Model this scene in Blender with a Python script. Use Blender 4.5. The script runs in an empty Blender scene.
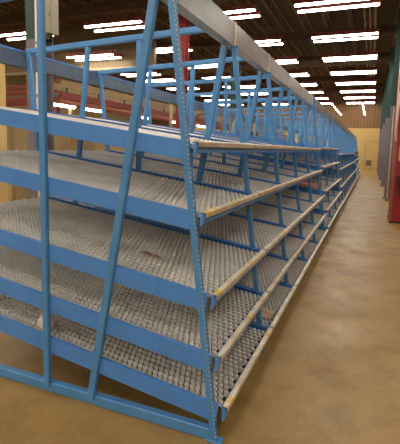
import bpy, math, random
from mathutils import Vector, Matrix
random.seed(7)
SC = bpy.context.scene
COL = SC.collection

# ------------------------------------------------------------------ materials
def nodes_of(name):
    m = bpy.data.materials.new(name); m.use_nodes = True
    nt = m.node_tree
    return m, nt, nt.nodes['Principled BSDF']

def noise_color(nt, bsdf, c1, c2, scale=4.0, detail=4.0, lo=.35, hi=.65, rough=.6, stretch=None):
    tc = nt.nodes.new('ShaderNodeTexCoord')
    src = tc.outputs['Object']
    if stretch:
        mp = nt.nodes.new('ShaderNodeMapping'); mp.inputs['Scale'].default_value = stretch
        nt.links.new(src, mp.inputs['Vector']); src = mp.outputs['Vector']
    n = nt.nodes.new('ShaderNodeTexNoise'); n.inputs['Scale'].default_value = scale
    n.inputs['Detail'].default_value = detail; n.inputs['Roughness'].default_value = rough
    nt.links.new(src, n.inputs['Vector'])
    r = nt.nodes.new('ShaderNodeValToRGB')
    r.color_ramp.elements[0].position = lo; r.color_ramp.elements[1].position = hi
    r.color_ramp.elements[0].color = (*c1, 1); r.color_ramp.elements[1].color = (*c2, 1)
    nt.links.new(n.outputs['Fac'], r.inputs['Fac'])
    nt.links.new(r.outputs['Color'], bsdf.inputs['Base Color'])
    return n, r, src

def mat(name, c1, c2=None, rough=.5, metal=0.0, scale=4.0, stretch=None, lo=.35, hi=.65):
    m, nt, b = nodes_of(name)
    if c2 is None: c2 = tuple(x * .85 for x in c1)
    noise_color(nt, b, c2, c1, scale, lo=lo, hi=hi, stretch=stretch)
    b.inputs['Roughness'].default_value = rough; b.inputs['Metallic'].default_value = metal
    return m

def emit(name, col, st):
    m, nt, b = nodes_of(name)
    b.inputs['Base Color'].default_value = (.8, .8, .8, 1)
    b.inputs['Emission Color'].default_value = (*col, 1); b.inputs['Emission Strength'].default_value = st
    return m

M = {}
M['blue'] = mat('blue_paint', (.094, .315, .66), (.08, .275, .58), .42, 0, 6)
M['blue2'] = mat('blue_beam_paint', (.088, .30, .77), (.078, .27, .70), .45, 0, 5)
M['zinc'] = mat('galvanised_steel', (.27, .29, .29), (.20, .22, .225), .33, .3, 9, (1, .3, 1))
M['greybeam'] = mat('blue_grey_beam_paint', (.13, .19, .28), (.10, .15, .22), .4, .1, 5)
M['rail'] = mat('aluminium_rail', (.74, .68, .53), (.46, .42, .33), .40, .2, 14, (1, .5, 1))
M['wheel'] = mat('wheel_plastic', (.80, .80, .76), (.60, .60, .57), .35, 0, 3)
M['track'] = mat('track_steel', (.06, .058, .052), (.045, .043, .038), .5, .1, 8)
M['yellow'] = mat('yellow_tape', (.72, .55, .16), (.58, .44, .12), .5, 0, 12)
M['cream'] = mat('cream_wall_paint', (.56, .39, .15), (.50, .35, .13), .7, 0, .8)
M['tan'] = mat('tan_panel_paint', (.36, .27, .14), (.30, .22, .11), .7, 0, .9)
M['yellowwall'] = mat('yellow_cream_paint', (.70, .52, .22), (.64, .46, .19), .7, 0, 1)
M['deck'] = mat('roof_deck', (.11, .07, .038), (.07, .045, .024), .8, 0, 2)
M['joist'] = mat('joist_paint', (.26, .17, .095), (.19, .125, .07), .7, 0, 5)
M['girder'] = mat('girder_paint', (.12, .07, .04), (.09, .05, .03), .7, 0, 3)
M['duct'] = mat('duct_metal', (.17, .11, .06), (.12, .08, .045), .6, .2, 3)
M['pipe'] = mat('pipe_paint', (.55, .42, .24), (.45, .34, .2), .5, 0, 5)
M['colgrey'] = mat('column_grey_paint', (.20, .18, .20), (.16, .145, .165), .6, 0, 3)
M['colgreen'] = mat('column_green_paint', (.018, .062, .048), (.014, .05, .038), .6, 0, 3)
M['redcol'] = mat('dark_red_column_paint', (.26, .022, .016), (.20, .016, .012), .6, 0, 3)
M['red'] = mat('red_paint', (.34, .014, .022), (.27, .010, .016), .5, 0, 3)
M['redrust'] = mat('red_brown_paint', (.24, .035, .02), (.16, .028, .016), .6, 0, 5)
M['orange'] = mat('orange_paint', (.36, .12, .045), (.27, .09, .035), .6, 0, 5)
M['pink'] = mat('pale_pink_paper', (.72, .45, .40), (.64, .38, .34), .6, 0, 8)
M['salmon'] = mat('salmon_tray', (.92, .42, .36), (.85, .36, .30), .5, 0, 8)
M['box'] = mat('beige_box_paint', (.32, .29, .22), (.28, .255, .19), .5, 0, 3)
M['black'] = mat('black_rubber', (.02, .02, .022), (.015, .015, .016), .5, 0, 5)
M['guard'] = mat('brown_cream_paint', (.34, .24, .11), (.27, .19, .085), .6, 0, 3)
M['dark'] = mat('dark_grille', (.10, .075, .05), (.07, .05, .035), .6, 0, 5)
M['white'] = mat('white_paper', (.80, .78, .74), (.72, .70, .66), .6, 0, 9)
M['pinkwhite'] = mat('ball_surface', (.86, .80, .78), (.82, .58, .54), .6, 0, 12)
M['card'] = mat('brown_scrap', (.46, .24, .14), (.36, .17, .09), .8, 0, 30)
M['cardpale'] = mat('pale_cardboard', (.55, .45, .32), (.48, .38, .27), .8, 0, 12)
M['housing'] = mat('lamp_housing', (.30, .07, .05), (.22, .05, .04), .6, 0, 4)
M['reflector'] = mat('lamp_reflector', (.80, .76, .68), (.74, .70, .62), .4, 0, 4)
TUBE = 15.5
M['tube'] = emit('fluorescent_tube', (1, .93, .80), TUBE)

# floor: worn tan concrete, broad stains, fine speckle and sawn joints
def floor_mat():
    m, nt, b = nodes_of('worn_concrete')
    N = nt.nodes; L = nt.links
    tc = N.new('ShaderNodeTexCoord')
    def noise(s, d=5, r=.6):
        n = N.new('ShaderNodeTexNoise'); n.inputs['Scale'].default_value = s; n.inputs['Detail'].default_value = d
        n.inputs['Roughness'].default_value = r; L.new(tc.outputs['Object'], n.inputs['Vector']); return n
    def ramp(src, p0, c0, p1, c1):
        r = N.new('ShaderNodeValToRGB'); e = r.color_ramp.elements
        e[0].position = p0; e[0].color = (*c0, 1); e[1].position = p1; e[1].color = (*c1, 1)
        L.new(src, r.inputs['Fac']); return r
    def mul(a, c, f=1):
        x = N.new('ShaderNodeMix'); x.data_type = 'RGBA'; x.blend_type = 'MULTIPLY'; x.inputs[0].default_value = f
        L.new(a, x.inputs[6]); L.new(c, x.inputs[7]); return x.outputs[2]
    base = ramp(noise(.9).outputs['Fac'], .3, (.28, .175, .052), .68, (.38, .245, .078))
    stain = ramp(noise(3.2, 6, .65).outputs['Fac'], .32, (.66, .64, .61), .56, (1, 1, 1))
    speck = ramp(noise(38, 3).outputs['Fac'], .35, (.86, .85, .83), .6, (1.0, 1.0, 1.0))
    c = mul(base.outputs['Color'], stain.outputs['Color'], .9)
    c = mul(c, speck.outputs['Color'], .8)
    br = N.new('ShaderNodeTexBrick'); br.offset = 0; br.inputs['Scale'].default_value = 1
    br.inputs['Brick Width'].default_value = 3.7; br.inputs['Row Height'].default_value = 3.7
    br.inputs['Mortar Size'].default_value = .008; br.inputs['Mortar Smooth'].default_value = .3
    br.inputs['Color1'].default_value = (1, 1, 1, 1); br.inputs['Color2'].default_value = (.96, .96, .95, 1)
    br.inputs['Mortar'].default_value = (.97, .96, .95, 1)
    L.new(tc.outputs['Object'], br.inputs['Vector'])
    c = mul(c, br.outputs['Color'], 1)
    L.new(c, b.inputs['Base Color'])
    rr = ramp(noise(2.1).outputs['Fac'], .3, (.36,) * 3, .7, (.58,) * 3)
    L.new(rr.outputs['Color'], b.inputs['Roughness'])
    return m
M['floor'] = floor_mat()

def corrugated(name, c1, c2, freq, axis):
    m, nt, b = nodes_of(name)
    N = nt.nodes; L = nt.links
    tc = N.new('ShaderNodeTexCoord'); w = N.new('ShaderNodeTexWave')
    w.wave_type = 'BANDS'; w.bands_direction = axis; w.inputs['Scale'].default_value = freq
    w.inputs['Distortion'].default_value = 0.3
    L.new(tc.outputs['Object'], w.inputs['Vector'])
    r = N.new('ShaderNodeValToRGB'); r.color_ramp.elements[0].color = (*c2, 1); r.color_ramp.elements[1].color = (*c1, 1)
    L.new(w.outputs['Fac'], r.inputs['Fac']); L.new(r.outputs['Color'], b.inputs['Base Color'])
    bp = N.new('ShaderNodeBump'); bp.inputs['Strength'].default_value = .5
    L.new(w.outputs['Fac'], bp.inputs['Height']); L.new(bp.outputs['Normal'], b.inputs['Normal'])
    b.inputs['Roughness'].default_value = .65
    return m
M['corr'] = corrugated('brown_corrugated_sheet', (.19, .10, .035), (.13, .065, .022), 1.1, 'X')
M['corrtan'] = corrugated('tan_corrugated_sheet', (.17, .115, .055), (.145, .098, .046), 1.2, 'X')

# ------------------------------------------------------------------ mesh builder
class MB:
    def __init__(s): s.v = []; s.f = []; s.mi = []; s.mats = []; s.sm = []
    def m(s, k):
        if k not in s.mats: s.mats.append(k)
        return s.mats.index(k)
    def add(s, vs, fs, k, smooth=False):
        o = len(s.v); s.v += [tuple(v) for v in vs]; i = s.m(k)
        for f in fs: s.f.append(tuple(o + a for a in f)); s.mi.append(i); s.sm.append(smooth)
    def box(s, a, b, k):
        (x0, y0, z0), (x1, y1, z1) = a, b
        s.add([(x0,y0,z0),(x1,y0,z0),(x1,y1,z0),(x0,y1,z0),(x0,y0,z1),(x1,y0,z1),(x1,y1,z1),(x0,y1,z1)],
              [(0,3,2,1),(4,5,6,7),(0,1,5,4),(1,2,6,5),(2,3,7,6),(3,0,4,7)], k)
    def bar(s, p, q, w, h, k, up=(0, 0, 1), bev=0.0):
        """rectangular bar p->q; h along 'up' side, w across"""
        p = Vector(p); q = Vector(q); d = (q - p).normalized()
        side = d.cross(Vector(up)).normalized(); u = side.cross(d).normalized()
        if bev <= 0:
            prof = [(-w/2, -h/2), (w/2, -h/2), (w/2, h/2), (-w/2, h/2)]
        else:
            b = bev
            prof = [(-w/2+b,-h/2),(w/2-b,-h/2),(w/2,-h/2+b),(w/2,h/2-b),(w/2-b,h/2),(-w/2+b,h/2),(-w/2,h/2-b),(-w/2,-h/2+b)]
        n = len(prof)
        vs = [e + side*a + u*c for e in (p, q) for a, c in prof]
        fs = [(i, (i+1) % n, n+(i+1) % n, n+i) for i in range(n)] + [tuple(range(n))[::-1], tuple(range(n, 2*n))]
        s.add(vs, fs, k)
    def cyl(s, p, q, r, k, n=12, r2=None, smooth=True):
        p = Vector(p); q = Vector(q); d = (q - p).normalized()
        a = d.orthogonal().normalized(); b = d.cross(a); r2 = r if r2 is None else r2
        vs = []
        for e, rr in ((p, r), (q, r2)):
            for i in range(n):
                t = 2*math.pi*i/n; vs.append(e + a*math.cos(t)*rr + b*math.sin(t)*rr)
        s.add(vs, [(i, (i+1) % n, n+(i+1) % n, n+i) for i in range(n)], k, smooth)
        s.add(vs, [tuple(range(n))[::-1], tuple(range(n, 2*n))], k)
    def tube(s, pts, r, k, n=8):
        pts = [Vector(p) for p in pts]; vs = []; a = None
        for i, p in enumerate(pts):
            d = (pts[min(i+1, len(pts)-1)] - pts[max(i-1, 0)]).normalized()
            a = d.orthogonal().normalized() if a is None else (a - d*a.dot(d)).normalized()
            b = d.cross(a)
            for j in range(n):
                t = 2*math.pi*j/n; vs.append(p + a*math.cos(t)*r + b*math.sin(t)*r)
        fs = []
        for i in range(len(pts)-1):
            for j in range(n): fs.append((i*n+j, i*n+(j+1) % n, (i+1)*n+(j+1) % n, (i+1)*n+j))
        fs += [tuple(range(n))[::-1], tuple(range((len(pts)-1)*n, len(pts)*n))]
        s.add(vs, fs, k, True)
    def prism(s, poly, axis, a0, a1, k):
        """2D polygon extruded along axis ('x': poly=(y,z), 'y': poly=(x,z), 'z': (x,y))"""
        n = len(poly)
        def P(u, v, w): return {'x': (w, u, v), 'y': (u, w, v), 'z': (u, v, w)}[axis]
        vs = [P(u, v, a0) for u, v in poly] + [P(u, v, a1) for u, v in poly]
        s.add(vs, [(i, (i+1) % n, n+(i+1) % n, n+i) for i in range(n)] + [tuple(range(n))[::-1], tuple(range(n, 2*n))], k)
    def mesh(s, name):
        me = bpy.data.meshes.new(name); me.from_pydata(s.v, [], s.f)
        for k in s.mats: me.materials.append(M[k])
        me.polygons.foreach_set('material_index', s.mi); me.polygons.foreach_set('use_smooth', s.sm)
        me.update(); return me
    def build(s, name, parent=None, loc=(0, 0, 0), **kw):
        o = bpy.data.objects.new(name, s.mesh(name)); COL.objects.link(o); o.location = loc
        if parent: o.parent = parent
        for a, b in kw.items(): o[a] = b
        return o

def link(name, me, parent, loc=(0, 0, 0), **kw):
    o = bpy.data.objects.new(name, me); COL.objects.link(o); o.parent = parent; o.location = loc
    for a, b in kw.items(): o[a] = b
    return o

def thing(name, label, cat, loc=(0, 0, 0), group=None):
    o = bpy.data.objects.new(name, None); COL.objects.link(o); o.location = loc; o.empty_display_size = .1
    o['label'] = label; o['category'] = cat
    if group: o['group'] = group
    return o

def tag(o, label, cat, group=None):
    o['label'] = label; o['category'] = cat
    if group: o['group'] = group
    return o

def copy_tree(o, parent=None):
    c = o.copy(); COL.objects.link(c); c.parent = parent
    for ch in list(o.children): copy_tree(ch, c)
    return c

# ------------------------------------------------------------------ camera
H = 1.7
F = Vector((-0.37385157, 0.92055781, -0.11317383))
R = Vector((0.92512455, 0.3788187, 0.02531723))
U = Vector((-0.06617834, 0.09523501, 0.9932526))
cd = bpy.data.cameras.new('camera'); cam = bpy.data.objects.new('camera', cd); COL.objects.link(cam)
cam.matrix_world = Matrix(((R.x, U.x, -F.x, 0), (R.y, U.y, -F.y, 0), (R.z, U.z, -F.z, H), (0, 0, 0, 1)))
cd.sensor_fit = 'VERTICAL'; cd.sensor_height = 36; cd.sensor_width = 36*400/444
cd.lens = 418.5*36/444; cd.shift_y = -27.0/444; cd.clip_end = 200
SC.camera = cam

# ------------------------------------------------------------------ building shell
XL, XR, YF, YB, ZC = -24.0, 6.0, 42.0, -14.5, 7.7
def struct(mb, name, parent=None, **kw):
    o = mb.build(name, parent)
    if not parent: o['kind'] = 'structure'
    return o
b = MB(); b.box((XL-.2, YB-.2, -.2), (XR+.2, YF+.2, 0), 'floor'); struct(b, 'floor')
b = MB(); b.box((XL-.2, YB-.2, ZC), (XR+.2, YF+.2, ZC+.2), 'deck')
y = YB
ceil = struct(b, 'ceiling')
# open-web joists running along the building, sub-members of the roof
jm = MB()
jm.box((-.03, YB, 7.08), (.03, YF, 7.13), 'joist'); jm.box((-.04, YB, 7.62), (.04, YF, ZC), 'joist')
n = 64
for i in range(n):
    y0 = YB + (YF-YB)*i/n; y1 = YB + (YF-YB)*(i+1)/n; ym = (y0+y1)/2
    jm.bar((0, y0, 7.12), (0, ym, 7.63), .022, .022, 'joist', (1, 0, 0)); jm.bar((0, ym, 7.63), (0, y1, 7.12), .022, .022, 'joist', (1, 0, 0))
jme = jm.mesh('joist')
x = XL + .9
while x < XR-.2:
    link('joist', jme, ceil, (x, 0, 0)); x += .95
# walls
b = MB(); b.box((XL, YF, 0), (XR, YF+.2, 3.85), 'cream'); b.box((XL, YF-.04, 3.85), (XR, YF+.2, ZC), 'corr'); struct(b, 'wall_far')
b = MB(); b.box((XL-.2, YB, 0), (XL, YF, ZC), 'tan'); struct(b, 'wall_left')
b = MB(); b.box((XR, YB, 0), (XR+.2, YF, ZC), 'tan'); struct(b, 'wall_right')
b = MB(); b.box((XL, YB-.2, 0), (XR, YB, ZC), 'tan'); struct(b, 'wall_near')
b = MB(); b.box((-23.9, 16.3, 5.15), (-8.9, 16.5, 7.07), 'corrtan'); b.box((-23.9, 16.25, 5.05), (-8.9, 16.55, 5.15), 'tan'); struct(b, 'wall_bulkhead')
b = MB(); b.box((-9.2, 8.75, 0), (-9.05, 41.9, 2.15), 'tan'); b.box((-9.23, 8.75, 2.15), (-9.02, 41.9, 2.2), 'tan'); struct(b, 'wall_partition')
b = MB(); b.box((-9.3, 4.0, 0), (-9.05, 8.48, 3.95), 'yellowwall'); struct(b, 'wall_return')
# girders across the building (trim), a duct and the conduits
for i in range(6):
    yy = 8.0 + i*6.1
    b = MB(); b.box((XL, yy-.12, 6.72), (XR, yy+.12, 6.78), 'girder'); b.box((XL, yy-.03, 6.78), (XR, yy+.03, 7.02), 'girder'); b.box((XL, yy-.12, 7.02), (XR, yy+.12, 7.075), 'girder')
    struct(b, 'trim_%d' % (i+1))
d = MB(); d.cyl((-16, 23.3, 6.35), (3.4, 23.3, 6.35), .27, 'duct', 20)
for k in range(10):
    d.cyl((-15+k*2, 23.3, 6.35), (-14.95+k*2, 23.3, 6.35), .29, 'duct', 20)
duct = d.build('air_duct'); tag(duct, 'round brown air duct crossing below the roof between ceiling lights', 'duct')
for i, (xx, t) in enumerate(((-.62, 'left'), (-.42, 'middle'), (-.22, 'right'))):
    b = MB(); b.cyl((xx, -5, 6.9), (xx, 41.9, 6.9), .028, 'pipe', 8)
    for k in range(12): b.box((xx-.04, -4+k*3.9, 6.86), (xx+.04, -3.95+k*3.9, 7.08), 'pipe')
    tag(b.build('conduit'), '%s of three thin tan conduits running under the roof above the aisle' % t, 'conduit', 'conduits above the aisle')
# faint door and vent in the far wall
b = MB(); b.box((-.60, YF-.05, 0), (.75, YF-.002, 2.6), 'cream')
dr = struct(b, 'door_1')
b = MB(); b.box((-.66, YF-.07, 0), (-.60, YF-.002, 2.66), 'tan'); b.box((.75, YF-.07, 0), (.81, YF-.002, 2.66), 'tan'); b.box((-.60, YF-.07, 2.6), (.75, YF-.002, 2.66), 'tan'); b.build('door_frame', dr)
b = MB(); b.box((-.50, YF-.12, .38), (.02, YF-.052, .92), 'tan')
for k in range(7): b.box((-.46, YF-.135, .42+k*.068), (-.02, YF-.12, .46+k*.068), 'dark')
tag(b.build('wall_vent'), 'dark louvred vent low in the cream far wall at the end of the aisle', 'vent')

# ------------------------------------------------------------------ ceiling lights
def make_light():
    root = thing('ceiling_light', 'x', 'ceiling light')
    w, t = 1.2, .30
    hs = MB()   # two inverted trough reflectors joined by a spine
    hs.box((-w, -.05, .10), (w, .05, .22), 'housing')
    for sy in (-1, 1):
        c = sy*t
        hs.prism([(c-.13, -.03), (c-.12, -.03), (c-.05, .10), (c+.05, .10), (c+.12, -.03), (c+.13, -.03), (c+.055, .115), (c-.055, .115)], 'x', -w, w, 'housing')
        for e in (-w, w-.02): hs.box((e, c-.12, -.02), (e+.02, c+.12, .11), 'housing')
    for e in (-.9, 0, .9): hs.box((e-.03, -t, .115), (e+.03, t, .15), 'housing')
    hs.build('housing', root)
    for sy in (-1, 1):
        q = MB(); q.cyl((-w+.03, sy*t, .0), (w-.03, sy*t, .0), .072, 'tube', 10); q.build('tube', root)
    for e in (-.8, .8):
        q = MB(); q.cyl((e, 0, .22), (e, 0, 1.03), .008, 'housing', 6); q.build('hanger', root)
    return root
proto = make_light(); used = False
ordn = ['nearest', 'second', 'third', 'fourth', 'fifth', 'sixth', 'seventh', 'eighth']
rows = [(2.6, 'added out of view right of the aisle'), (-1.26, 'over the aisle'), (-4.85, 'left of the top beam'), (-8.9, 'above the red conveyor'), (-13.3, 'left of the conveyor'), (-17.7, 'along the left wall')]  # rightmost row is an unseen addition that brightens the rack fronts
for xx, nm in rows:
    for k in range(-6, 8):
        yy = 13.47 + 3.85*k
        if xx < -12 and abs(yy-20.6) < 1.2: yy = 20.6 + 2.1
        o = copy_tree(proto) if used else proto; used = True
        o.location = (xx, yy, 6.02)
        if k >= 0: o['label'] = 'twin tube ceiling light %s, %s from the front' % (nm, ordn[k])
        else: o['label'] = 'twin tube ceiling light %s, behind the viewer' % nm
        o['group'] = 'twin tube lights ' + nm
        if xx == -13.3 and k == 1: o.location = (-11.5, 15.6, 5.5)
# two strings of lengthwise lights near the far wall
sl = thing('strip_light', 'x', 'strip light')
q = MB(); q.box((-.07, -.42, .03), (.07, .42, .10), 'housing'); q.build('housing', sl)
q = MB(); q.cyl((0, -.4, 0), (0, .4, 0), .045, 'tube', 8); q.build('tube', sl)
q = MB(); q.cyl((0, 0, .1), (0, 0, 2.7), .008, 'housing', 6); q.build('hanger', sl)
first = True
for xx, nm in ((-.83, 'above the aisle end'), (-2.86, 'above the far racks')):
    for k in range(5):
        o = sl if first else copy_tree(sl); first = False
        o.location = (xx, 31.5+k*2.2, 4.97)
        o['label'] = 'small lengthwise strip light %s, %s in its line' % (nm, ['front', 'second', 'middle', 'fourth', 'last'][k]); o['group'] = 'lengthwise strip lights ' + nm

# ------------------------------------------------------------------ flow racks
Y0 = 2.132; K = .137
LEV_A = [(-.909, 1.718), (-.856, 1.323), (-.778, .862), (-.740, .504), (-.692, .209)]
def bed_mesh(width, length=2.28):
    """wheel bed: origin at the front edge, y from 0 to width, going back (-x) and up"""
    b = MB(); pitch = .037; rowp = .052; n = int(width/rowp); off = (width-(n-1)*rowp)/2
    r = .0160; hw = .0105; seg = 8
    cs = [(math.cos(2*math.pi*i/seg+.39)*r, math.sin(2*math.pi*i/seg+.39)*r) for i in range(seg)]
    faces = [(i, (i+1) % seg, seg+(i+1) % seg, seg+i) for i in range(seg)] + [tuple(range(seg))[::-1], tuple(range(seg, 2*seg))]
    for j in range(n):
        yc = off + j*rowp; x0 = .03 + (pitch/2 if j % 2 else 0)
        k = 0
        while x0 + k*pitch < length-.02:
            x = -(x0 + k*pitch); z = -x*K - r
            b.add([(x+a, yc-hw, z+c) for a, c in cs] + [(x+a, yc+hw, z+c) for a, c in cs], faces, 'wheel')
            k += 1
        # thin steel track between wheel rows
        b.bar((-.01, yc+rowp/2, -r-.018), (-length, yc+rowp/2, length*K-r-.018), .005, .016, 'track')
    # tray below that the tracks rest on (open slats running along y)
    m = int(length/.45)
    for i in range(m):
        x = -.08-i*.45; b.bar((x, .0, -x*K-.052), (x, width, -x*K-.052), .05, .012, 'track')
    return b.mesh('wheel_bed')

def post_mesh():
    """slotted C post, web facing -y, slotted flange facing the aisle; rises from z=0 leaning back"""
    b = MB(); p0 = Vector((-.742, 0, 0)); p1 = Vector((-1.092, 0, 2.69)); 
    d = (p1-p0); Ln = d.length; d.normalize(); sx = Vector((d.z, 0, -d.x))   # sx points towards the aisle
    w = .019; dp = .034; t = .004
    def obox(u0, u1, y0, y1, s0, s1, k='blue'):
        vs = []
        for s_ in (s0, s1):
            for (u, yy) in ((u0, y0), (u1, y0), (u1, y1), (u0, y1)):
                v = p0 + sx*u + d*s_; vs.append((v.x, yy, v.z))
        b.add(vs, [(0,3,2,1),(4,5,6,7),(0,1,5,4),(1,2,6,5),(2,3,7,6),(3,0,4,7)], k)
    obox(-w, w, 0, t, 0, Ln)                      # web
    obox(-w, -w+t, t, dp, 0, Ln)                  # back flange
    obox(w-t, w, t, .010, 0, Ln); obox(w-t, w, .024, dp, 0, Ln)   # slotted flange rails
    s = .02; 
    while s < Ln-.02:
        obox(w-t, w, .010, .024, s, s+.012); s += .026
    # pale slot marks along the web corner
    s = .03
    while s < Ln-.03:
        obox(w-.006, w+.0012, -.001, .003, s, s+.008, 'rail'); s += .026
    b.box((-.79, -.01, 0), (-.695, .05, .008), 'blue')
    return b.mesh('front_post')

PM = post_mesh()
TOPZ = 2.66
def frame_parts():
    ms = {}
    b = MB(); b.bar((-3.27, .02, 2.605), (-1.16, .02, 2.685), .045, .052, 'blue', bev=.006); ms['top_rail'] = b.mesh('top_rail')
    b = MB(); b.bar((-3.02, .025, .036), (-.76, .025, .036), .05, .070, 'blue', bev=.005); ms['base_rail'] = b.mesh('base_rail')
    b = MB(); b.bar((-1.600, .0, .05), (-1.150, .0, 2.62), .036, .052, 'blue', (1, 0, 0), .006); ms['inner_leg'] = b.mesh('inner_leg')
    b = MB(); b.bar((-1.955, -.005, .05), (-1.962, -.005, 2.62), .036, .048, 'blue', (1, 0, 0), .006); ms['centre_post'] = b.mesh('centre_post')
    b = MB(); b.bar((-2.79, .0, .05), (-2.515, .0, 2.60), .036, .048, 'blue', (1, 0, 0), .006); ms['slanted_leg'] = b.mesh('slanted_leg')
    b = MB(); b.bar((-.745, .0, .0), (-1.088, .0, 2.515), .034, .040, 'blue', (1, 0, 0), .006); b.bar((-1.115, 0, 2.505), (-1.05, 0, 2.505), .05, .012, 'blue'); ms['front_post'] = b.mesh('front_post')
    b = MB(); b.bar((-2.95, .0, .0), (-3.235, .0, 2.60), .036, .048, 'blue', (1, 0, 0), .006); ms['rear_post'] = b.mesh('rear_post')
    return ms
FP = frame_parts()

def shelf_meshes(w):
    ms = {}
    ms['wheel_bed'] = bed_mesh(w-.075)
    # near side beam and far side beam (same mesh, offset)
    b = MB(); L = 2.30; hh = .104
    b.bar((-.025, 0, .025*K+.012-hh/2), (-L, 0, L*K+.012-hh/2), .004, hh, 'blue2')
    b.bar((-.025, .012, .025*K+.010), (-L, .012, L*K+.010), .026, .004, 'blue2')
    b.bar((-.025, .012, .025*K+.012-hh), (-L, .012, L*K+.012-hh), .026, .004, 'blue2')
    ms['side_beam'] = b.mesh('side_beam')
    # front rail: aluminium angle, top lip slightly tipped to the aisle
    b = MB()
    b.prism([(-.004, .021), (.024, .016), (.027, .012), (.027, -.014), (.023, -.014), (.022, .010), (-.004, .016)], 'y', .014, w-.012, 'rail')
    ms['front_rail'] = b.mesh('front_rail')
    b = MB(); b.prism([(-.010, .015), (.012, .008), (.012, -.048), (.005, -.048), (.003, .0), (-.010, .006)], 'y', .004, w-.004, 'blue2')
    ms['front_channel'] = b.mesh('front_channel')
    b = MB(); b.prism([(-.004, .0), (.019, .0), (.020, -.025), (.004, -.065), (-.004, -.065)], 'y', 0, .004, 'blue2')
    b.prism([(.016, .0), (.019, .0), (.020, -.025), (.004, -.065), (.001, -.065), (.017, -.025)], 'y', .004, .02, 'blue2')
    ms['bracket'] = b.mesh('bracket')
    return ms
CACHE = {}
TAPE = MB(); TAPE.prism([(-.002, .0222), (.0245, .0172), (.0280, .012), (.0280, -.004), (.0262, -.004), (.0235, .012), (-.002, .0190)], 'y', 0, .065, 'yellow'); TAPEM = TAPE.mesh('yellow_label')
def flow_rack(label, ya, nb, w, levels, dx=0, dz=0):
    root = thing('flow_rack', label, 'flow rack', (dx, ya, 0), 'blue racks in the long row')
    if w not in CACHE: CACHE[w] = shelf_meshes(w)
    S = CACHE[w]
    for i in range(nb+1):
        y = i*w
        fr = link('top_rail', FP['top_rail'], root, (0, y, 0))
        for k in ('base_rail', 'inner_leg', 'centre_post', 'slanted_leg', 'rear_post'):
            link(k, FP[k], root, (0, y, 0))
        link('front_post', PM if i == 0 else FP['front_post'], root, (0, y, 0))
    for i in range(nb):
        y = i*w
        b = MB(); b.box((-1.165, .032, 2.520), (-1.085, w+.028, 2.700), 'zinc')
        b.box((-1.167, w-.02, 2.515), (-1.080, w+.026, 2.705), 'rail')
        b.build('front_top_beam', root, (0, y, 0))
        b = MB(); b.box((-3.345, .0, 2.447), (-3.27, w-.004, 2.60), 'greybeam'); b.box((-3.35, .0, 2.590), (-3.265, w-.004, 2.606), 'blue2'); b.build('rear_top_beam', root, (0, y, 0))
        for li, (x, z) in enumerate(levels):
            sh = link('roller_shelf', S['front_channel'], root, (x, y, z))
            wb = link('wheel_bed', S['wheel_bed'], sh, (-.012, .040, .0)); wb['kind'] = 'stuff'
            link('front_rail', S['front_rail'], sh, (0, 0, 0))
            link('side_beam', S['side_beam'], sh, (-.012, .006, 0)); e = link('side_beam', S['side_beam'], sh, (-.012, w-.006, 0)); e.scale = (1, -1, 1)
            link('bracket', S['bracket'], sh, (0, -.002, 0)).hide_render = False
            for t in TAPES.get((label[:7], i, li), []): link('yellow_label', TAPEM, sh, (0, t, 0))
    return root
TAPES = {('nearest', 0, 1): [.02, .16, .52], ('nearest', 0, 2): [.03, .72], ('nearest', 0, 3): [.60], ('nearest', 0, 4): [.06, 1.02], ('nearest', 1, 1): [.2], ('nearest', 1, 2): [.8], ('nearest', 2, 3): [.4]}
W = 1.194
flow_rack('nearest blue flow rack, five sloping wheel shelves, A-shaped end frame in the foreground', Y0, 5, W, LEV_A)
flow_rack('second blue flow rack from the front, shelves slightly higher than its neighbours', Y0+5*W+.16, 3, 1.40, [(-.909, 1.745), (-.856, 1.378), (-.778, .92), (-.740, .552), (-.692, .23)])
yc = Y0+5*W+.16+4.2+.16
flow_rack('third blue flow rack from the front, top shelf lower than eye height', yc, 10, W, [(-.88, 1.60), (-.83, 1.16), (-.775, .655), (-.70, .19)])
yd = yc+10*W+.2
flow_rack('farthest blue flow rack at the end of the row, closely stacked shelves', yd, 6, W, [(-.90, 1.72), (-.88, 1.46), (-.84, 1.20), (-.81, .95), (-.78, .68), (-.74, .42), (-.70, .18)])

# ------------------------------------------------------------------ things lying on the shelves
def shelf_z(lev, x): return LEV_A[lev][1] + (LEV_A[lev][0]-.012-x)*K
# crumpled white ball on the bottom shelf
def blob(cx, cy, cz, r, amp, seed, k):
    rnd = random.Random(seed); vs = []; fs = []; nu, nv = 16, 10
    ph = [(rnd.uniform(2, 5), rnd.uniform(0, 6), rnd.uniform(2, 5), rnd.uniform(0, 6)) for _ in range(4)]
    def P(a, t):
        rr = r*(1+amp*sum(math.sin(p[0]*a+p[1])*math.sin(p[2]*t+p[3])*math.sin(t) for p in ph)/2)
        return (cx+rr*math.sin(t)*math.cos(a), cy+rr*math.sin(t)*math.sin(a), cz+rr*math.cos(t))
    vs.append(P(0, 0))
    for i in range(1, nv):
        for j in range(nu): vs.append(P(2*math.pi*j/nu, math.pi*i/nv))
    vs.append(P(0, math.pi))
    for j in range(nu): fs.append((0, 1+j, 1+(j+1) % nu))
    for i in range(nv-2):
        for j in range(nu): fs.append((1+i*nu+j, 1+(i+1)*nu+j, 1+(i+1)*nu+(j+1) % nu, 1+i*nu+(j+1) % nu))
    e = len(vs)-1
    for j in range(nu): fs.append((e, 1+(nv-2)*nu+(j+1) % nu, 1+(nv-2)*nu+j))
    b = MB(); b.add(vs, fs, k, True); return b
o = blob(0, 0, 0, .060, .07, 3, 'pinkwhite').build('crumpled_ball', None, (-2.045, 2.225, shelf_z(4, -2.045)+.060))
tag(o, 'crumpled pinkish white ball on the bottom roller shelf behind the vertical post', 'ball')
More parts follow.
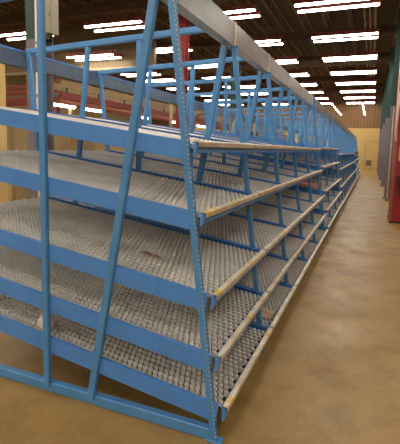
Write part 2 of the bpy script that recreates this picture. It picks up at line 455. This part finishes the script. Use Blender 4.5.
# brown scrap on the third shelf: curled strip
b = MB(); n = 14; vs = []; fs = []
for i in range(n+1):
    t = i/n; x = -.09+.16*t; w = .016+.007*math.sin(t*9)
    for s_ in (-1, 1):
        for dz in (0, .003): vs.append((x, s_*w+.012*math.sin(t*4), -x*K+.006+.008*math.sin(t*7)**2+dz))
for i in range(n):
    a = i*4; c = a+4
    fs += [(a, c, c+2, a+2), (a+1, a+3, c+3, c+1), (a, a+1, c+1, c), (a+2, c+2, c+3, a+3)]
fs += [(0, 2, 3, 1), (n*4, n*4+1, n*4+3, n*4+2)]
b.add(vs, fs, 'card'); o = b.build('paper_scrap', None, (-1.36, 2.50, shelf_z(2, -1.36)))
tag(o, 'torn rusty brown scrap lying on the third shelf from the top', 'scrap')
# pale cardboard on the bottom shelf between second and third frames
b = MB(); b.add([(0,0,.0),(.20,0,-.20*K),(.20,.20,-.2*K),(0,.20,0),(0,0,.008),(.20,0,.008-.2*K),(.20,.20,.008-.2*K),(0,.20,.008)],
              [(0,3,2,1),(4,5,6,7),(0,1,5,4),(1,2,6,5),(2,3,7,6),(3,0,4,7)], 'cardpale')
b.bar((.0, .10, .010), (.2, .10, .010-.2*K), .004, .003, 'card')
o = b.build('cardboard_sheet', None, (-.93, 3.50, shelf_z(4, -.93)+.002)); tag(o, 'pale cardboard sheet on the bottom shelf just past the second frame', 'cardboard')
# red tray on the third level of the second rack
zt = .92+(.79*K)
b = MB()
for (x0, x1, ya, yb_, z0, z1) in ((-.30, .30, 0, .9, 0, .012),): b.box((x0, ya, z0), (x1, yb_, z1), 'salmon')
b.box((-.30, 0, .012), (-.28, .9, .05), 'salmon'); b.box((.28, 0, .012), (.30, .9, .05), 'salmon'); b.box((-.28, 0, .012), (.28, .02, .05), 'salmon'); b.box((-.28, .88, .012), (.28, .9, .05), 'salmon')
o = b.build('shallow_tray', None, (-1.20, 8.42, .92+(.41-.012)*K+.006)); o.rotation_euler = (0, math.atan(K), 0)
tag(o, 'shallow salmon red tray on the third shelf of the second rack', 'tray')
# white bag hanging on the front of the third rack
b = MB(); b.prism([(-.10, 0), (.09, .02), (.13, .35), (.08, .62), (.02, .78), (-.04, .76), (-.09, .55), (-.13, .30)], 'x', -.03, .03, 'white')
b.tube([(0, -.02, .74), (-.10, -.01, .84), (-.15, .0, .905), (-.10, .03, .85), (0, .05, .76)], .008, 'white')
o = b.build('plastic_bag', None, (-.64, 22.6, .28)); tag(o, 'small white bag hanging from the aisle side of the far racks', 'bag')
# red tag behind
b = MB(); b.box((-.06, -.02, 0), (.06, .02, .32), 'red'); b.box((-.05, -.024, .10), (.05, -.02, .20), 'pink'); b.box((-.02, -.015, -1.0), (.02, .015, 0), 'pipe'); b.box((-.10, -.10, -1.98), (.10, .10, -1.97), 'pipe'); b.box((-.02, -.015, -1.97), (.02, .015, -1.0), 'pipe')

# ------------------------------------------------------------------ columns
def column(label, x, y, wx, wy, zs, group, mats=('colgrey', 'colgreen'), name='steel_column'):
    root = thing(name, label, 'column', (x, y, 0), group)
    def H_(z0, z1, k):
        b = MB()
        b.box((-wx/2, -wy/2, z0), (wx/2, -wy/2+.03, z1), k); b.box((-wx/2, wy/2-.03, z0), (wx/2, wy/2, z1), k)
        b.box((-.015, -wy/2+.03, z0), (.015, wy/2-.03, z1), k); return b
    H_(.03, zs, mats[0]).build('lower_shaft', root); H_(zs, 6.71, mats[1]).build('upper_shaft', root)
    b = MB(); b.box((-wx/2-.06, -wy/2-.06, 0), (wx/2+.06, wy/2+.06, .03), mats[0]); b.build('base_plate', root)
    return root
g1 = 'columns along the right side of the aisle'
for i, (x, y) in enumerate(((.77, 16.9), (.75, 22.6), (.73, 28.0), (.71, 33.2), (.71, 38.3))):
    column('grey column with green top on the right of the aisle, %s from the red housing' % ordn[i].replace('nearest', 'first'), x, y, .50, .36, 3.35, g1)
column('grey and green steel column behind the rack at the left, electrical box on it', -6.27, 6.75, .36, .36, 3.72, None)
column('red painted column seen between the near top beam and shelves', -6.45, 13.9, .32, .34, 3.2, None, ('redcol', 'redcol'))
column('green column behind the top beam at upper middle', -6.6, 20.6, .42, .36, 3.6, None, ('colgrey', 'colgreen'))
# electrical box + conduit on left column
bx = thing('electrical_box', 'beige electrical box fixed high on the left column', 'electrical box', (-5.93, 6.66, 3.80))
b = MB(); b.box((-.16, -.10, 0), (.13, .10, .66), 'box'); b.build('body', bx)
b = MB(); b.box((-.145, -.115, .015), (.115, -.10, .645), 'box'); b.box((.09, -.125, .30), (.105, -.115, .36), 'dark'); b.build('door', bx)
b = MB(); b.box((-.10, -.06, -.09), (-.01, .02, 0), 'dark'); b.build('junction', bx)
b = MB(); b.cyl((-6.13, 6.52, .05), (-6.13, 6.52, 6.7), .028, 'reflector', 10); 
for k in range(6): b.box((-6.17, 6.49, .6+k), (-6.09, 6.56, .64+k), 'zinc')
tag(b.build('conduit_pipe'), 'pale vertical conduit running up the left column', 'pipe')

# ------------------------------------------------------------------ red housing and pole on the right
rc = thing('machine_housing', 'tall red metal machine housing at the right edge of the aisle', 'machine housing', (.50, 11.0, 0))
b = MB(); b.box((0, 0, .04), (1.5, 1.1, 4.9), 'red'); b.box((-.012, .0, 0), (1.5, 1.1, .04), 'black'); b.build('body', rc)
b = MB(); b.box((-.02, -.02, .04), (.03, .02, 4.9), 'orange'); b.build('edge_strip', rc)
b = MB()
for zz in (1.95, 3.1): b.box((.03, -.012, zz), (1.4, 0, zz+.03), 'redrust')
b.build('seam', rc)
b = MB(); b.box((.06, -.03, 2.22), (.40, -.013, 2.62), 'red'); b.box((.075, -.036, 2.24), (.385, -.03, 2.60), 'pink'); b.box((.10, -.042, 2.27), (.36, -.036, 2.57), 'red'); b.build('panel_plate', rc)
b = MB(); b.box((.09, -.06, 1.50), (.19, -.013, 1.86), 'pink'); b.cyl((.14, -.06, 1.75), (.14, -.085, 1.75), .025, 'white', 12); b.build('white_switch_box', rc)
b = MB(); b.box((.10, -.16, .98), (.42, -.013, 1.16), 'black'); b.cyl((.18, -.16, 1.07), (.18, -.22, 1.07), .05, 'black', 14); b.cyl((.33, -.16, 1.07), (.33, -.20, 1.07), .04, 'white', 12); b.build('black_regulator', rc)
b = MB(); b.tube([(.15, -.10, .98), (.12, -.10, .86), (.14, -.09, .72), (.25, -.08, .62), (.36, -.09, .70)], .014, 'black'); b.build('hose', rc)
b = MB(); b.tube([(.02, -.05, 3.1), (.0, -.05, 2.7), (-.02, -.05, 2.35), (-.015, -.05, 2.1), (.0, -.05, 1.95)], .028, 'pink', 8); b.build('pale_hose', rc)
p = MB(); p.cyl((.58, 16.0, .0), (.62, 16.66, 3.3), .028, 'pipe', 10, .024); p.cyl((.58, 16.0, 0), (.581, 16.01, .05), .048, 'black', 10)
tag(p.build('pole'), 'pale pole leaning against the first grey column on the right', 'pole')

# ------------------------------------------------------------------ overhead conveyor, red pallet rack, clutter behind the racks
cv = thing('overhead_conveyor', 'red and cream overhead conveyor running behind the blue racks', 'conveyor', (-7.9, 8.9, 0))
Lc = 31.0
b = MB(); b.box((.24, 0, 2.78), (.30, Lc, 2.86), 'orange'); b.box((.24, 0, 2.88), (.32, Lc, 3.05), 'redrust'); b.build('near_side_rail', cv)
b = MB(); b.box((-.36, 0, 2.78), (-.30, Lc, 3.05), 'redrust'); b.build('far_side_rail', cv)
b = MB(); b.box((.30, 0, 3.17), (.34, Lc, 3.36), 'guard'); b.box((-.34, 0, 3.17), (-.30, Lc, 3.36), 'guard')
for k in range(22): b.box((.30, .2+k*1.4, 3.05), (.33, .26+k*1.4, 3.17), 'dark'); b.box((-.33, .2+k*1.4, 3.05), (-.30, .26+k*1.4, 3.17), 'dark')
b.build('guard_panel', cv)
b = MB()
for k in range(int(Lc/.12)): b.cyl((-.30, .06+k*.12, 3.0), (.24, .06+k*.12, 3.0), .025, 'zinc', 6)
o = b.build('roller_bed', cv); o['kind'] = 'stuff'
for k in range(8):
    b = MB(); b.box((-.38, .3+k*4.3, 2.70), (.34, .38+k*4.3, 2.78), 'guard')
    for xx in (-.38, .28): b.box((xx, .3+k*4.3, 0), (xx+.06, .38+k*4.3, 2.70), 'guard')
    b.build('support_leg', cv)
# work lights under the conveyor
wl = thing('work_light', 'x', 'work light')
b = MB(); b.box((-.07, -.5, .03), (.07, .5, .08), 'housing'); b.build('housing', wl)
b = MB(); b.cyl((0, -.48, 0), (0, .48, 0), .035, 'tube', 8); b.build('tube', wl)
for k in range(5):
    o = wl if k == 0 else copy_tree(wl)
    o.location = (-7.50, [8.85, 10.12, 12.85, 15.6, 18.4][k], 2.68); o['label'] = 'bright work light tube below the overhead conveyor, %s along the line' % ['first', 'second', 'third', 'fourth', 'fifth'][k]
    o['group'] = 'work lights below the conveyor'
    if k == 0:
        b = MB(); b.box((-.16, -.02, .08), (.02, .02, .10), 'dark'); b.box((-.16, -.02, .08), (-.14, .02, .12), 'dark'); hb = b.mesh('hanger_bracket')
        link('hanger_bracket', hb, o)
    
pr = thing('pallet_rack', 'dark red pallet rack beams far left behind the blue rack', 'pallet rack', (-10.6, 10.1, 0))
for xx in (-1.9, .95):
    b = MB(); b.box((xx, -.05, 0), (xx+.09, .05, 4.2), 'redrust'); b.box((xx, 1.0, 0), (xx+.09, 1.1, 4.2), 'redrust')
    for k in range(6): b.bar((xx+.045, .05, .3+k*.65), (xx+.045, 1.0, .3+k*.65+(.5 if k % 2 else -.1)), .03, .03, 'redrust')
    b.build('upright', pr)
for zz in (3.32, 2.95):
    for yy in (-.05, 1.0):
        b = MB(); b.box((-1.81, yy, zz), (.95, yy+.05, zz+.14), 'redrust'); b.box((-1.81, yy-.012, zz+.03), (.95, yy, zz+.11), 'redrust'); b.build('crossbeam', pr)
for j, (yy, zt) in enumerate(((0, 2.8), (3.3, 2.7), (7.0, 2.75))):
    hp = MB(); pts = [(-4.95, 8.3+yy, .0), (-4.95, 8.3+yy, zt-.25)] + [(-4.95+.25*(1-math.cos(a)), 8.3+yy, zt-.25+.25*math.sin(a)) for a in (.4, .8, 1.2, 1.57)] + [(-4.3, 8.3+yy, zt)] + [(-4.3+.2*math.sin(a), 8.3+yy, zt-.2*(1-math.cos(a))) for a in (.5, 1.0, 1.57)] + [(-4.1, 8.3+yy, .0)]
    hp.tube(pts, .035, 'pipe' if j != 1 else 'colgrey'); tag(hp.build('pipe_hoop'), ['tan pipe hoop standing behind the near end of the rack', 'dark grey pipe hoop behind the rack, between two tan ones', 'farthest tan pipe hoop behind the rack'][j], 'pipe hoop', 'pipe hoops behind the rack')
# low machinery behind the rack
mk = [(-6.4-.0, 10.2, 1.0, 1.6, 2.25, 'tan'), (-5.0, 18.3, 1.2, 2.0, 2.5, 'tan'), (-4.9, 22.0, .9, 1.4, 2.2, 'redrust'), (-5.1, 25.0, 1.1, 2.2, 2.4, 'tan'), (-7.7, 11.6, .5, 1.4, 2.3, 'tan')]
nm = ['square tan', 'tall tan', 'dark red', 'long tan', 'narrow tan']
for (x, y, sx, sy, h, k), c in zip(mk, nm):
    t = thing('machine_cabinet', '%s machine cabinet on legs standing behind the blue racks' % c, 'machine', (x, y, 0))
    b = MB(); b.box((-sx/2, -sy/2, .9), (sx/2, sy/2, h), k); b.box((-sx/2+.05, -sy/2-.01, h-.35), (sx/2-.05, -sy/2, h-.08), 'dark'); b.build('body', t)
    for sxx in (-1, 1):
        for syy in (-1, 1):
            b = MB(); b.box((sxx*(sx/2-.05)-.03, syy*(sy/2-.05)-.03, 0), (sxx*(sx/2-.05)+.03, syy*(sy/2-.05)+.03, .9), 'dark'); b.build('leg', t)
    b = MB(); b.box((-sx/2-.03, -sy/2-.03, h), (sx/2+.03, sy/2+.03, h+.03), 'zinc'); b.build('top_plate', t)

# ------------------------------------------------------------------ world and view
w = bpy.data.worlds.new('world'); SC.world = w; w.use_nodes = True
w.node_tree.nodes['Background'].inputs['Color'].default_value = (.05, .04, .03, 1)
w.node_tree.nodes['Background'].inputs['Strength'].default_value = .3
vs = SC.view_settings
vs.view_transform = 'Standard'; vs.look = 'None'; vs.gamma = 1; vs.use_curve_mapping = False
vs.exposure = .68
SC.display_settings.display_device = 'sRGB'
